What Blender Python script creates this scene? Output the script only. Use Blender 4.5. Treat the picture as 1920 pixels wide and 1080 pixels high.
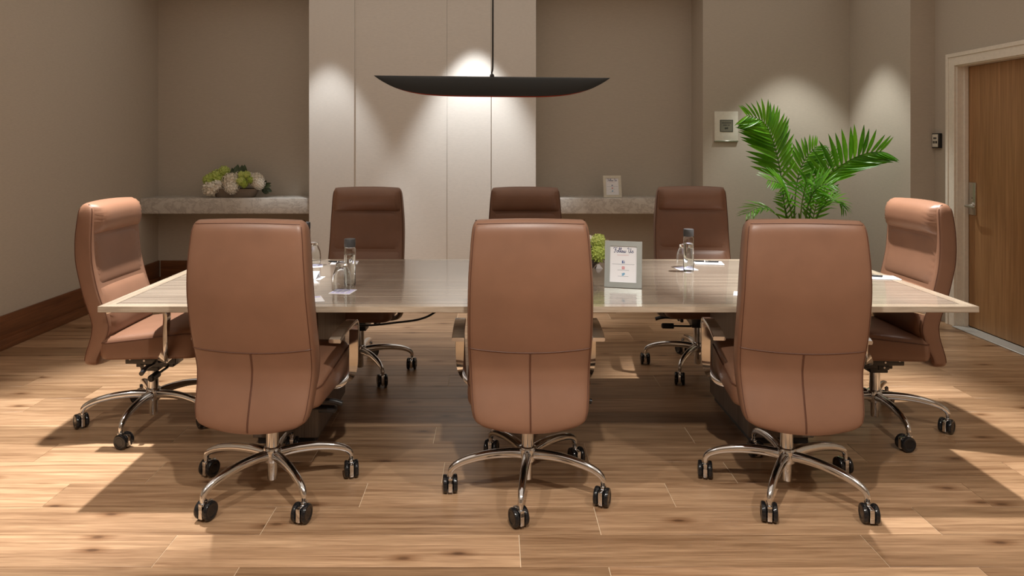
import bpy, bmesh, math, random
from mathutils import Vector, Matrix

for o in list(bpy.data.objects):
    bpy.data.objects.remove(o, do_unlink=True)
scene = bpy.context.scene
C = scene.collection
R = math.radians
FPX = 1352.0                       # focal length in pixels of the 1920 px wide photograph
CAMZ = 1.44

# ------------------------------------------------------------------ camera
cam_data = bpy.data.cameras.new('camera')
cam = bpy.data.objects.new('camera', cam_data)
C.objects.link(cam)
cam.location = (0, 0, CAMZ)
cam.rotation_euler = (R(90), 0, 0)
cam_data.sensor_width = 36
cam_data.lens = FPX / 1920 * 36
cam_data.shift_x = 30 / 1920
cam_data.shift_y = -275 / 1920
cam_data.clip_start = 0.05
scene.camera = cam

# ------------------------------------------------------------------ world, lights, exposure
world = bpy.data.worlds.new('world')
scene.world = world
world.use_nodes = True
world.node_tree.nodes['Background'].inputs[0].default_value = (1.0, 0.85, 0.7, 1)
world.node_tree.nodes['Background'].inputs[1].default_value = 0.0
scene.view_settings.view_transform = 'Standard'
scene.view_settings.look = 'None'
scene.view_settings.gamma = 1
scene.view_settings.use_curve_mapping = False
scene.view_settings.exposure = 0.0
CEIL = 3.0
WARM = (1.0, 0.955, 0.88)
ENDC = (1.0, 0.98, 0.94)
NEUT = (0.96, 0.99, 1.0)


def spot(name, loc, power, angle, blend=0.4, color=WARM, size=0.03, target=None):
    d = bpy.data.lights.new(name, 'SPOT')
    d.energy = power
    d.spot_size = R(angle)
    d.spot_blend = blend
    d.color = color
    d.shadow_soft_size = size
    o = bpy.data.objects.new(name, d)
    C.objects.link(o)
    o.location = loc
    if target:
        v = Vector(target) - Vector(loc)
        o.rotation_euler = v.to_track_quat('-Z', 'Y').to_euler()
    return o


# recessed ceiling downlights
spot('downlight_column_a', (-1.58, 6.48, 2.96), 105, 53, 0.5, NEUT)
spot('downlight_column_b', (-0.20, 6.51, 2.96), 245, 60, 0.6, NEUT)
spot('downlight_corner', (2.80, 6.30, 2.96), 112, 70, 0.5, (0.98, 1.0, 0.94))
spot('downlight_end_a', (-1.77, 3.64, 2.96), 760, 54, 0.6, ENDC)
spot('downlight_end_b', (1.70, 3.75, 2.96), 640, 52, 0.6, ENDC)
spot('downlight_entry_a', (-1.6, 0.95, 2.96), 118, 119, 0.42, WARM, 0.04)
spot('downlight_entry_b', (0.15, 0.95, 2.96), 235, 119, 0.42, WARM, 0.04)
spot('downlight_entry_c', (1.8, 0.95, 2.96), 118, 119, 0.42, WARM, 0.04)
# added area light below the ceiling, ambient fill for the walls, no real fixture
ad = bpy.data.lights.new('ceiling_fill', 'AREA')
ad.shape = 'RECTANGLE'
ad.size = 6.4
ad.size_y = 8.6
ad.energy = 68
ad.color = (1.0, 0.965, 0.90)
ao = bpy.data.objects.new('ceiling_fill', ad)
C.objects.link(ao)
ao.location = (0.05, 2.5, 2.985)


# ------------------------------------------------------------------ materials
MATS = {}


def srgb(r, g, b):
    def f(c):
        c /= 255.0
        return c / 12.92 if c <= 0.04045 else ((c + 0.055) / 1.055) ** 2.4
    return (f(r), f(g), f(b), 1)


def newmat(name):
    m = bpy.data.materials.new(name)
    m.use_nodes = True
    nt = m.node_tree
    b = nt.nodes['Principled BSDF']
    MATS[name] = m
    return m, nt, b


def N(nt, kind, **kw):
    n = nt.nodes.new(kind)
    for k, v in kw.items():
        setattr(n, k, v)
    return n


def ramp(nt, stops):
    r = nt.nodes.new('ShaderNodeValToRGB')
    el = r.color_ramp.elements
    while len(el) < len(stops):
        el.new(0.5)
    for e, (p, c) in zip(el, stops):
        e.position = p
        e.color = c
    return r


def plain(name, col, rough=0.5, metal=0.0, coat=0.0, spec=0.5, var=0.04, scale=40.0, bump=0.0):
    """simple procedural material: colour with slight noise variation and optional fine relief"""
    m, nt, b = newmat(name)
    tc = N(nt, 'ShaderNodeTexCoord')
    nz = N(nt, 'ShaderNodeTexNoise')
    nz.inputs['Scale'].default_value = scale
    nz.inputs['Detail'].default_value = 3
    nt.links.new(tc.outputs['Object'], nz.inputs['Vector'])
    lo = tuple(max(0, c * (1 - var)) for c in col[:3]) + (1,)
    hi = tuple(min(1, c * (1 + var)) for c in col[:3]) + (1,)
    r = ramp(nt, [(0.3, lo), (0.7, hi)])
    nt.links.new(nz.outputs['Fac'], r.inputs['Fac'])
    nt.links.new(r.outputs['Color'], b.inputs['Base Color'])
    b.inputs['Roughness'].default_value = rough
    b.inputs['Metallic'].default_value = metal
    b.inputs['Coat Weight'].default_value = coat
    b.inputs['Specular IOR Level'].default_value = spec
    if bump:
        bp = N(nt, 'ShaderNodeBump')
        bp.inputs['Strength'].default_value = bump
        bp.inputs['Distance'].default_value = 0.002
        nt.links.new(nz.outputs['Fac'], bp.inputs['Height'])
        nt.links.new(bp.outputs['Normal'], b.inputs['Normal'])
    return m


def mapping(nt, scale, coord='Object', loc_socket=None):
    tc = N(nt, 'ShaderNodeTexCoord')
    mp = N(nt, 'ShaderNodeMapping')
    mp.inputs['Scale'].default_value = scale
    nt.links.new(tc.outputs[coord], mp.inputs['Vector'])
    if loc_socket is not None:
        nt.links.new(loc_socket, mp.inputs['Location'])
    return mp


def wall_mat(name, col, rough=0.85):
    m, nt, b = newmat(name)
    mp = mapping(nt, (14, 14, 170))
    nz = N(nt, 'ShaderNodeTexNoise')
    nz.inputs['Scale'].default_value = 2.0
    nz.inputs['Detail'].default_value = 4
    nt.links.new(mp.outputs['Vector'], nz.inputs['Vector'])
    r = ramp(nt, [(0.25, tuple(c * 0.93 for c in col[:3]) + (1,)), (0.75, tuple(c * 1.06 for c in col[:3]) + (1,))])
    nt.links.new(nz.outputs['Fac'], r.inputs['Fac'])
    nt.links.new(r.outputs['Color'], b.inputs['Base Color'])
    b.inputs['Roughness'].default_value = rough
    b.inputs['Specular IOR Level'].default_value = 0.25
    bp = N(nt, 'ShaderNodeBump')
    bp.inputs['Strength'].default_value = 0.12
    bp.inputs['Distance'].default_value = 0.001
    nt.links.new(nz.outputs['Fac'], bp.inputs['Height'])
    nt.links.new(bp.outputs['Normal'], b.inputs['Normal'])
    return m


def wood_mat(name, dark, light, scale=(1.2, 26, 26), rough=0.4, knots=False, per_object=False, coat=0.0, vary=0.0, fine=True):
    m, nt, b = newmat(name)
    loc = None
    rnd = None
    if per_object:
        oi = N(nt, 'ShaderNodeObjectInfo')
        mu = N(nt, 'ShaderNodeMath', operation='MULTIPLY')
        mu.inputs[1].default_value = 137.0
        nt.links.new(oi.outputs['Random'], mu.inputs[0])
        cb = N(nt, 'ShaderNodeCombineXYZ')
        for k in range(3):
            nt.links.new(mu.outputs[0], cb.inputs[k])
        loc = cb.outputs[0]
        rnd = oi.outputs['Random']
    mp = mapping(nt, scale, loc_socket=loc)
    n1 = N(nt, 'ShaderNodeTexNoise')
    n1.inputs['Scale'].default_value = 1.0
    n1.inputs['Detail'].default_value = 6
    n1.inputs['Roughness'].default_value = 0.62
    n1.inputs['Distortion'].default_value = 0.6
    nt.links.new(mp.outputs['Vector'], n1.inputs['Vector'])
    r = ramp(nt, [(0.28, dark), (0.72, light)])
    nt.links.new(n1.outputs['Fac'], r.inputs['Fac'])
    col = r.outputs['Color']
    if fine:
        mp2 = mapping(nt, tuple(s * 5 for s in scale), loc_socket=loc)
        n2 = N(nt, 'ShaderNodeTexNoise')
        n2.inputs['Scale'].default_value = 1.0
        n2.inputs['Detail'].default_value = 3
        nt.links.new(mp2.outputs['Vector'], n2.inputs['Vector'])
        r2 = ramp(nt, [(0.3, (0.80, 0.78, 0.75, 1)), (0.65, (1.06, 1.06, 1.06, 1))])
        nt.links.new(n2.outputs['Fac'], r2.inputs['Fac'])
        mx = N(nt, 'ShaderNodeMix', data_type='RGBA', blend_type='MULTIPLY')
        mx.inputs[0].default_value = 1.0
        nt.links.new(col, mx.inputs[6])
        nt.links.new(r2.outputs['Color'], mx.inputs[7])
        col = mx.outputs[2]
    if knots:
        mp3 = mapping(nt, (1.5, 3.8, 3.8), loc_socket=loc)
        vo = N(nt, 'ShaderNodeTexVoronoi', voronoi_dimensions='2D')
        vo.inputs['Scale'].default_value = 1.0
        nt.links.new(mp3.outputs['Vector'], vo.inputs['Vector'])
        r3 = ramp(nt, [(0.018, (0.22, 0.15, 0.11, 1)), (0.045, (0.62, 0.53, 0.46, 1)), (0.12, (1, 1, 1, 1))])
        nt.links.new(vo.outputs['Distance'], r3.inputs['Fac'])
        mx = N(nt, 'ShaderNodeMix', data_type='RGBA', blend_type='MULTIPLY')
        mx.inputs[0].default_value = 0.85
        nt.links.new(col, mx.inputs[6])
        nt.links.new(r3.outputs['Color'], mx.inputs[7])
        col = mx.outputs[2]
    if per_object and vary:
        r4 = ramp(nt, [(0.0, (1 - vary, 1 - vary * 1.1, 1 - vary * 1.25, 1)), (1.0, (1 + vary * 0.5,) * 3 + (1,))])
        nt.links.new(rnd, r4.inputs['Fac'])
        mx = N(nt, 'ShaderNodeMix', data_type='RGBA', blend_type='MULTIPLY')
        mx.inputs[0].default_value = 1.0
        nt.links.new(col, mx.inputs[6])
        nt.links.new(r4.outputs['Color'], mx.inputs[7])
        col = mx.outputs[2]
    nt.links.new(col, b.inputs['Base Color'])
    b.inputs['Roughness'].default_value = rough
    b.inputs['Coat Weight'].default_value = coat
    b.inputs['Coat Roughness'].default_value = 0.06
    bp = N(nt, 'ShaderNodeBump')
    bp.inputs['Strength'].default_value = 0.08
    bp.inputs['Distance'].default_value = 0.001
    nt.links.new(n1.outputs['Fac'], bp.inputs['Height'])
    nt.links.new(bp.outputs['Normal'], b.inputs['Normal'])
    return m


def leather_mat(name, col, rough=0.42):
    m, nt, b = newmat(name)
    tc = N(nt, 'ShaderNodeTexCoord')
    vo = N(nt, 'ShaderNodeTexVoronoi')
    vo.inputs['Scale'].default_value = 420
    nt.links.new(tc.outputs['Object'], vo.inputs['Vector'])
    nz = N(nt, 'ShaderNodeTexNoise')
    nz.inputs['Scale'].default_value = 5.0
    nz.inputs['Detail'].default_value = 4
    nt.links.new(tc.outputs['Object'], nz.inputs['Vector'])
    r = ramp(nt, [(0.3, tuple(c * 0.9 for c in col[:3]) + (1,)), (0.7, tuple(c * 1.08 for c in col[:3]) + (1,))])
    nt.links.new(nz.outputs['Fac'], r.inputs['Fac'])
    nt.links.new(r.outputs['Color'], b.inputs['Base Color'])
    b.inputs['Roughness'].default_value = rough
    b1 = N(nt, 'ShaderNodeBump')
    b1.inputs['Strength'].default_value = 0.10
    b1.inputs['Distance'].default_value = 0.0006
    nt.links.new(vo.outputs['Distance'], b1.inputs['Height'])
    b2 = N(nt, 'ShaderNodeBump')
    b2.inputs['Strength'].default_value = 0.25
    b2.inputs['Distance'].default_value = 0.004
    nt.links.new(nz.outputs['Fac'], b2.inputs['Height'])
    nt.links.new(b1.outputs['Normal'], b2.inputs['Normal'])
    nt.links.new(b2.outputs['Normal'], b.inputs['Normal'])
    return m


def marble_mat(name):
    m, nt, b = newmat(name)
    mp = mapping(nt, (7, 7, 10))
    nz = N(nt, 'ShaderNodeTexNoise')
    nz.inputs['Scale'].default_value = 1.1
    nz.inputs['Detail'].default_value = 10
    nz.inputs['Roughness'].default_value = 0.72
    nz.inputs['Distortion'].default_value = 0.5
    nt.links.new(mp.outputs['Vector'], nz.inputs['Vector'])
    r = ramp(nt, [(0.30, srgb(190, 184, 176)), (0.44, srgb(212, 207, 199)), (0.50, srgb(182, 175, 168)),
                  (0.54, srgb(210, 205, 197)), (0.8, srgb(222, 218, 211))])
    nt.links.new(nz.outputs['Fac'], r.inputs['Fac'])
    nt.links.new(r.outputs['Color'], b.inputs['Base Color'])
    b.inputs['Roughness'].default_value = 0.22
    return m


def glass_mat(name, ior=1.45, col=(1, 1, 1, 1)):
    m, nt, b = newmat(name)
    b.inputs['Transmission Weight'].default_value = 1.0
    b.inputs['IOR'].default_value = ior
    b.inputs['Roughness'].default_value = 0.0
    b.inputs['Base Color'].default_value = col
    return m


def leaf_mat(name, c1, c2, rough=0.4, trans=0.35):
    m, nt, b = newmat(name)
    tc = N(nt, 'ShaderNodeTexCoord')
    oi = N(nt, 'ShaderNodeObjectInfo')
    nz = N(nt, 'ShaderNodeTexNoise')
    nz.inputs['Scale'].default_value = 6
    nt.links.new(tc.outputs['Object'], nz.inputs['Vector'])
    ad = N(nt, 'ShaderNodeMath', operation='ADD')
    nt.links.new(nz.outputs['Fac'], ad.inputs[0])
    nt.links.new(oi.outputs['Random'], ad.inputs[1])
    dv = N(nt, 'ShaderNodeMath', operation='MULTIPLY')
    dv.inputs[1].default_value = 0.5
    nt.links.new(ad.outputs[0], dv.inputs[0])
    r = ramp(nt, [(0.2, c1), (0.8, c2)])
    nt.links.new(dv.outputs[0], r.inputs['Fac'])
    nt.links.new(r.outputs['Color'], b.inputs['Base Color'])
    b.inputs['Roughness'].default_value = rough
    tr = N(nt, 'ShaderNodeBsdfTranslucent')
    nt.links.new(r.outputs['Color'], tr.inputs['Color'])
    ms = N(nt, 'ShaderNodeMixShader')
    ms.inputs[0].default_value = trans
    nt.links.new(b.outputs[0], ms.inputs[1])
    nt.links.new(tr.outputs[0], ms.inputs[2])
    nt.links.new(ms.outputs[0], nt.nodes['Material Output'].inputs['Surface'])
    return m


wall_mat('wallcover', srgb(190, 180, 166))
wall_mat('column_cover', srgb(222, 216, 208))
plain('ceiling_paint', srgb(228, 222, 212), 0.9)
wood_mat('baseboard_wood', srgb(96, 58, 34), srgb(134, 86, 54), (1.5, 1.5, 30), 0.4)
wood_mat('plank_wood', srgb(134, 100, 72), srgb(202, 167, 133), (1.4, 30, 30), 0.33, knots=True, per_object=True, vary=0.34)
plain('joint_highlight', srgb(236, 214, 184), 0.6)  # pale slab colour in the joints, painted highlight of the lit plank bevels
wood_mat('plank_wood_plain', srgb(150, 110, 76), srgb(204, 164, 124), (1.1, 17, 17), 0.4)
wood_mat('door_wood', srgb(150, 110, 70), srgb(176, 134, 92), (18, 18, 0.6), 0.45)
wood_mat('table_veneer', srgb(108, 95, 85), srgb(178, 164, 149), (0.8, 75, 20), 0.14, coat=0.6)
wood_mat('table_border', srgb(160, 145, 128), srgb(190, 175, 156), (1.5, 30, 20), 0.18, coat=0.6)
wood_mat('table_border_cross', srgb(160, 145, 128), srgb(190, 175, 156), (30, 1.5, 20), 0.18, coat=0.6)
plain('table_inlay', srgb(70, 58, 48), 0.3)
wood_mat('pedestal_veneer', srgb(96, 82, 70), srgb(128, 112, 98), (30, 30, 1.2), 0.4)
leather_mat('leather', srgb(124, 89, 69))
plain('leather_seam', srgb(84, 50, 34), 0.5)
plain('chrome', (0.74, 0.76, 0.78, 1), 0.09, 1.0, var=0.02)
plain('satin_steel', (0.60, 0.58, 0.54, 1), 0.32, 1.0, var=0.03)
plain('black_plastic', (0.012, 0.012, 0.013, 1), 0.32)
plain('black_gloss', (0.010, 0.010, 0.011, 1), 0.12)
plain('shade_black', (0.007, 0.0085, 0.008, 1), 0.5)
plain('shade_inner', srgb(190, 70, 40), 0.4)
plain('frame_paint', srgb(234, 226, 212), 0.5)
plain('threshold_metal', srgb(196, 196, 192), 0.45, 0.3)
marble_mat('marble')
glass_mat('glass', 1.47, (0.97, 0.985, 0.98, 1))
glass_mat('water', 1.33, (0.98, 0.99, 0.99, 1))
plain('cap_grey', srgb(70, 70, 72), 0.5)
plain('paper_white', srgb(240, 240, 244), 0.7, var=0.01)
plain('paper_lilac', srgb(196, 192, 226), 0.7, var=0.03)
plain('print_navy', srgb(40, 52, 110), 0.7)
plain('print_blue', srgb(48, 84, 150), 0.7)
plain('print_sky', srgb(110, 170, 205), 0.7)
plain('print_rose', srgb(205, 110, 115), 0.7)
plain('print_grey', srgb(165, 170, 178), 0.7)
plain('print_black', srgb(30, 30, 32), 0.7)
plain('silver_frame', srgb(168, 172, 168), 0.38, 0.55, var=0.03)
plain('ivory_frame', srgb(214, 208, 192), 0.4, 0.2)
plain('acrylic_white', srgb(226, 222, 208), 0.25)
plain('plaque_grey', srgb(140, 138, 126), 0.4, 0.3)
plain('bowl_dark', srgb(64, 52, 46), 0.45)
plain('planter_stone', srgb(130, 116, 102), 0.6)
leaf_mat('palm_leaf', srgb(66, 136, 18), srgb(132, 206, 48), 0.30, 0.35)
leaf_mat('palm_stem', srgb(60, 104, 24), srgb(110, 150, 50), 0.45, 0.05)
leaf_mat('petal_white', srgb(236, 226, 206), srgb(254, 250, 240), 0.6, 0.10)
leaf_mat('petal_green', srgb(168, 192, 66), srgb(230, 240, 150), 0.6, 0.12)
leaf_mat('leaf_dark', srgb(52, 66, 44), srgb(86, 100, 70), 0.6, 0.1)
plain('pot_dark', srgb(60, 56, 52), 0.45)
plain('soil', srgb(52, 38, 28), 0.9, bump=0.5)


# ------------------------------------------------------------------ mesh helpers
def mesh_obj(name, verts, faces, mat, parent=None, smooth=False):
    me = bpy.data.meshes.new(name)
    me.from_pydata([tuple(v) for v in verts], [], faces)
    me.materials.append(MATS[mat])
    me.update()
    bm = bmesh.new()
    bm.from_mesh(me)
    bmesh.ops.recalc_face_normals(bm, faces=bm.faces)
    bm.to_mesh(me)
    bm.free()
    if smooth:
        shade(me)
    return link(name, me, parent)


def shade(me, angle=40):
    me.shade_smooth()
    me.set_sharp_from_angle(angle=R(angle))


def link(name, me, parent=None, loc=None, rot=None):
    o = bpy.data.objects.new(name, me)
    C.objects.link(o)
    if parent is not None:
        o.parent = parent
    if loc is not None:
        o.location = loc
    if rot is not None:
        o.rotation_euler = rot
    return o


def tag(o, label=None, cat=None, group=None, kind=None):
    if label:
        o['label'] = label
    if cat:
        o['category'] = cat
    if group:
        o['group'] = group
    if kind:
        o['kind'] = kind
    return o


def empty(name, loc, rz=0.0, label=None, cat=None, group=None):
    o = bpy.data.objects.new(name, None)
    o.empty_display_size = 0.1
    C.objects.link(o)
    o.location = loc
    o.rotation_euler = (0, 0, rz)
    return tag(o, label, cat, group)


def box_mesh(name, lo, hi, mat, bevel=0.0, seg=2):
    bm = bmesh.new()
    bmesh.ops.create_cube(bm, size=1)
    for v in bm.verts:
        v.co = Vector([(lo[i] + hi[i]) / 2 + v.co[i] * (hi[i] - lo[i]) for i in range(3)])
    if bevel:
        bmesh.ops.bevel(bm, geom=list(bm.edges), offset=bevel, segments=seg, affect='EDGES', profile=0.5)
    me = bpy.data.meshes.new(name)
    bm.to_mesh(me)
    bm.free()
    me.materials.append(MATS[mat])
    if bevel:
        shade(me)
    return me


def box(name, lo, hi, mat, parent=None, bevel=0.0, seg=2):
    return link(name, box_mesh(name, lo, hi, mat, bevel, seg), parent)


def ring_loft(rings, cap=True):
    n = len(rings[0])
    verts = [p for r in rings for p in r]
    faces = []
    for i in range(len(rings) - 1):
        for j in range(n):
            a, b = i * n + j, i * n + (j + 1) % n
            faces.append((a, b, b + n, a + n))
    if cap:
        faces.append(tuple(reversed(range(n))))
        faces.append(tuple((len(rings) - 1) * n + j for j in range(n)))
    return verts, faces


def lathe(profile, n=32, closed=False):
    """profile (r, z); ends with r == 0 are welded to a pole"""
    verts, faces, idx = [], [], []
    for r, z in profile:
        if r < 1e-6:
            idx.append([len(verts)] * n)
            verts.append((0, 0, z))
        else:
            idx.append(list(range(len(verts), len(verts) + n)))
            verts += [(r * math.cos(2 * math.pi * k / n), r * math.sin(2 * math.pi * k / n), z) for k in range(n)]
    rows = list(zip(idx[:-1], idx[1:]))
    if closed:
        rows.append((idx[-1], idx[0]))
    for A, B in rows:
        for k in range(n):
            q = [A[k], A[(k + 1) % n], B[(k + 1) % n], B[k]]
            f = []
            for x in q:
                if x not in f:
                    f.append(x)
            if len(f) > 2:
                faces.append(tuple(f))
    return verts, faces


def tube(path, rad, n=8):
    pts = [Vector(p) for p in path]
    rads = rad if isinstance(rad, (list, tuple)) else [rad] * len(pts)
    rings = []
    up = None
    for i, p in enumerate(pts):
        t = (pts[min(i + 1, len(pts) - 1)] - pts[max(i - 1, 0)]).normalized()
        if up is None:
            up = Vector((0, 0, 1)) if abs(t.z) < 0.9 else Vector((1, 0, 0))
        s = t.cross(up).normalized()
        up = s.cross(t).normalized()
        rings.append([p + (s * math.cos(2 * math.pi * k / n) + up * math.sin(2 * math.pi * k / n)) * rads[i] for k in range(n)])
    return ring_loft(rings)


def catmull(pts, sub=6):
    P = [Vector(p) for p in pts]
    out = []
    for i in range(len(P) - 1):
        p0, p1, p2, p3 = P[max(i - 1, 0)], P[i], P[i + 1], P[min(i + 2, len(P) - 1)]
        for k in range(sub):
            t = k / sub
            out.append(0.5 * ((2 * p1) + (p2 - p0) * t + (2 * p0 - 5 * p1 + 4 * p2 - p3) * t * t + (3 * p1 - p0 - 3 * p2 + p3) * t ** 3))
    out.append(P[-1])
    return out


def interp(x, xs, ys):
    if x <= xs[0]:
        return ys[0]
    for i in range(len(xs) - 1):
        if x <= xs[i + 1]:
            t = (x - xs[i]) / (xs[i + 1] - xs[i])
            x0, x3 = max(i - 1, 0), min(i + 2, len(xs) - 1)
            h = xs[i + 1] - xs[i]
            m1 = (ys[i + 1] - ys[x0]) / (xs[i + 1] - xs[x0]) * h
            m2 = (ys[x3] - ys[i]) / (xs[x3] - xs[i]) * h
            t2, t3 = t * t, t ** 3
            return (2 * t3 - 3 * t2 + 1) * ys[i] + (t3 - 2 * t2 + t) * m1 + (-2 * t3 + 3 * t2) * ys[i + 1] + (t3 - t2) * m2
    return ys[-1]


def at_depth(px, py, Y):
    """point at depth Y that the photograph shows at pixel (px, py)"""
    return Vector(((px - 930) / FPX * Y, Y, CAMZ - (py - 265) / FPX * Y))


def on_plane(px, py, z):
    Y = (CAMZ - z) * FPX / (py - 265)
    return Vector(((px - 930) / FPX * Y, Y, z))


# ------------------------------------------------------------------ the room
XL, XR = -3.42, 3.58          # side walls
YB, YF = 7.30, -2.2           # niche back wall, wall behind the camera
YC = 6.90                     # plane of the column / right block
XS = 3.38                     # short side wall of the corner
YS = 5.88

floor = box('floor', (XL - 0.1, YF - 0.1, -0.10), (XR + 0.3, YB + 0.1, -0.0025), 'joint_highlight')
tag(floor, 'wide plank oak floor of the meeting room', kind='structure')
tag(box('ceiling', (XL - 0.1, YF - 0.1, CEIL), (XR + 0.3, YB + 0.1, CEIL + 0.1), 'ceiling_paint'), 'plain pale ceiling over the meeting room', kind='structure')
tag(box('wall_left', (XL - 0.1, YF, -0.012), (XL, YB, CEIL), 'wallcover'), 'long taupe wallcovered side wall with wooden baseboard', kind='structure')
tag(box('wall_back', (XL - 0.1, YB, -0.012), (2.08, YB + 0.1, CEIL), 'wallcover'), 'taupe rear wall of the two shelf niches', kind='structure')
tag(box('wall_corner', (1.98, YC, -0.012), (XR + 0.3, YB + 0.1, CEIL), 'wallcover'), 'pale taupe wall behind the palm', kind='structure')
tag(box('wall_return', (XS, YS, -0.012), (XR + 0.3, YC, CEIL), 'wallcover'), 'short spot-lit return wall beside the palm', kind='structure')
tag(box('wall_front', (XL - 0.1, YF - 0.1, -0.012), (XR + 0.3, YF, CEIL), 'wallcover'), 'taupe wall at the room front end', kind='structure')

# column: three panels at slightly different depths
column = tag(box('wall_column', (-1.775, YC + 0.06, -0.012), (0.378, YB, CEIL), 'column_cover'), 'pale panelled wall column between the two marble shelves', kind='structure')
xa, xb, xc, xd, xe = -1.78, at_depth(665, 0, 6.88).x, at_depth(838, 0, 6.88).x, at_depth(920.5, 0, 6.88).x, 0.383
box('panel', (xa, YC - 0.04, -0.01), (xb, YC + 0.06, CEIL - 0.002), 'column_cover', column, 0.003, 1)
box('panel', (xb, YC - 0.02, -0.01), (xc - 0.001, YC + 0.06, CEIL - 0.002), 'column_cover', column, 0.0015, 1)
box('panel', (xc + 0.001, YC - 0.02, -0.01), (xd, YC + 0.06, CEIL - 0.002), 'column_cover', column, 0.0015, 1)
box('panel', (xd, YC - 0.002, -0.01), (xe, YC + 0.06, CEIL - 0.002), 'column_cover', column, 0.003, 1)

# right wall around the door
DY0, DY1, DZ = 4.68, 5.62, 2.04
wr = empty('wall_right', (XR, 0, 0))
tag(wr, 'taupe side wall holding the wooden door', kind='structure')
for nm, lo, hi in (('wall_segment', (0, DY1, -0.012), (0.30, YS, CEIL)), ('wall_segment', (0, YF, -0.012), (0.30, DY0, CEIL)),
                   ('wall_header', (0, DY0, DZ), (0.30, DY1, CEIL)), ('wall_backing', (0.2, DY0, -0.012), (0.30, DY1, DZ))):
    box(nm, lo, hi, 'wallcover', wr)

door = empty('door_1', (XR, DY0, 0))
tag(door, 'plain wooden door with steel lever handle in cream frame', kind='structure')
W = DY1 - DY0
leaf = box('door_leaf', (0.085, 0.022, 0.012), (0.13, W - 0.022, DZ - 0.022), 'door_wood', door, 0.002, 1)
fr = 'frame_paint'
# casing (profiled) and jambs
for nm, lo, hi in (('casing', (-0.018, W - 0.012, 0), (0.0, W + 0.085, DZ + 0.085)), ('casing', (-0.018, -0.085, 0), (0.0, 0.012, DZ + 0.085)),
                   ('casing', (-0.018, 0.012, DZ - 0.012), (0.0, W - 0.012, DZ + 0.085)),
                   ('casing_bead', (-0.026, W + 0.055, 0), (-0.018, W + 0.085, DZ + 0.085)), ('casing_bead', (-0.026, -0.085, 0), (-0.018, -0.055, DZ + 0.085)),
                   ('casing_bead', (-0.026, -0.055, DZ + 0.055), (-0.018, W + 0.055, DZ + 0.085)),
                   ('jamb', (0.0, W - 0.02, 0), (0.2, W, DZ)), ('jamb', (0.0, 0, 0), (0.2, 0.02, DZ)), ('jamb', (0.0, 0.02, DZ - 0.02), (0.2, W - 0.02, DZ)),
                   ('door_stop', (0.05, W - 0.034, 0), (0.083, W - 0.02, DZ - 0.02))):
    box(nm, lo, hi, fr, door, 0.002, 1)
box('threshold', (-0.04, 0.0, 0.0), (0.084, W - 0.02, 0.008), 'threshold_metal', door, 0.003, 1)
hy = W - 0.022 - 0.065
lockp = box('lock_plate', (0.073, hy - 0.035, 0.875), (0.086, hy + 0.04, 1.125), 'satin_steel', door, 0.004, 2)
tag(lockp, 'tall brushed steel lock plate')
v, f = tube([(0.075, hy, 0.945), (0.03, hy, 0.945), (0.018, hy - 0.008, 0.945), (0.015, hy - 0.03, 0.945), (0.016, hy - 0.125, 0.943)], [0.013, 0.011, 0.0105, 0.0105, 0.009], 12)
mesh_obj('lever_handle', v, f, 'satin_steel', lockp, True)
v, f = tube([(0.074, hy, 0.945), (0.062, hy, 0.945)], 0.026, 20)
mesh_obj('handle_rose', v, f, 'satin_steel', lockp, True)
v, f = tube([(0.074, hy, 1.005), (0.071, hy, 1.005)], 0.004, 10)
mesh_obj('keyhole', v, f, 'black_plastic', lockp, True)


# baseboards: tall board plus a proud base shoe
def baseboard(name, p0, p1, nrm, label):
    p0, p1, nrm = Vector(p0), Vector(p1), Vector(nrm)
    o = None
    for nm, z0, z1, t in ((name, 0.0, 0.235, 0.016), ('base_shoe', 0.0, 0.072, 0.028)):
        a, b = p0, p1 + nrm * t
        lo = (min(a.x, b.x), min(a.y, b.y), z0)
        hi = (max(a.x, b.x), max(a.y, b.y), z1)
        q = box(nm, lo, hi, 'baseboard_wood', o, 0.003, 2)
        if o is None:
            o = q
            tag(o, label, kind='structure')


baseboard('baseboard_left', (XL, YF, 0), (XL, YB, 0), (1, 0, 0), 'tall brown wood baseboard along the long side wall')
baseboard('baseboard_niche', (XL + 0.03, YB, 0), (-1.78, YB, 0), (0, -1, 0), 'brown wood baseboard under the shelf with the flower planter')
baseboard('baseboard_back', (0.383, YB, 0), (1.98, YB, 0), (0, -1, 0), 'brown wood baseboard under the shelf with the small frame')
baseboard('baseboard_corner', (1.98, YC, 0), (XS, YC, 0), (0, -1, 0), 'brown wood baseboard behind the palm')
baseboard('baseboard_return', (XS, YS - 0.03, 0), (XS, YC - 0.03, 0), (-1, 0, 0), 'brown wood baseboard on the short return wall')

# floor planks, rows along X
PW, PL = 0.2, 1.25
plank_cache = {}


def plank_mesh(L):
    key = round(L, 2)
    if key not in plank_cache:
        plank_cache[key] = box_mesh('plank', (-L / 2 + 0.0013, -PW / 2 + 0.0013, -0.0025), (L / 2 - 0.0013, PW / 2 - 0.0013, 0), 'plank_wood', 0.0005, 1)
    return plank_cache[key]


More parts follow.
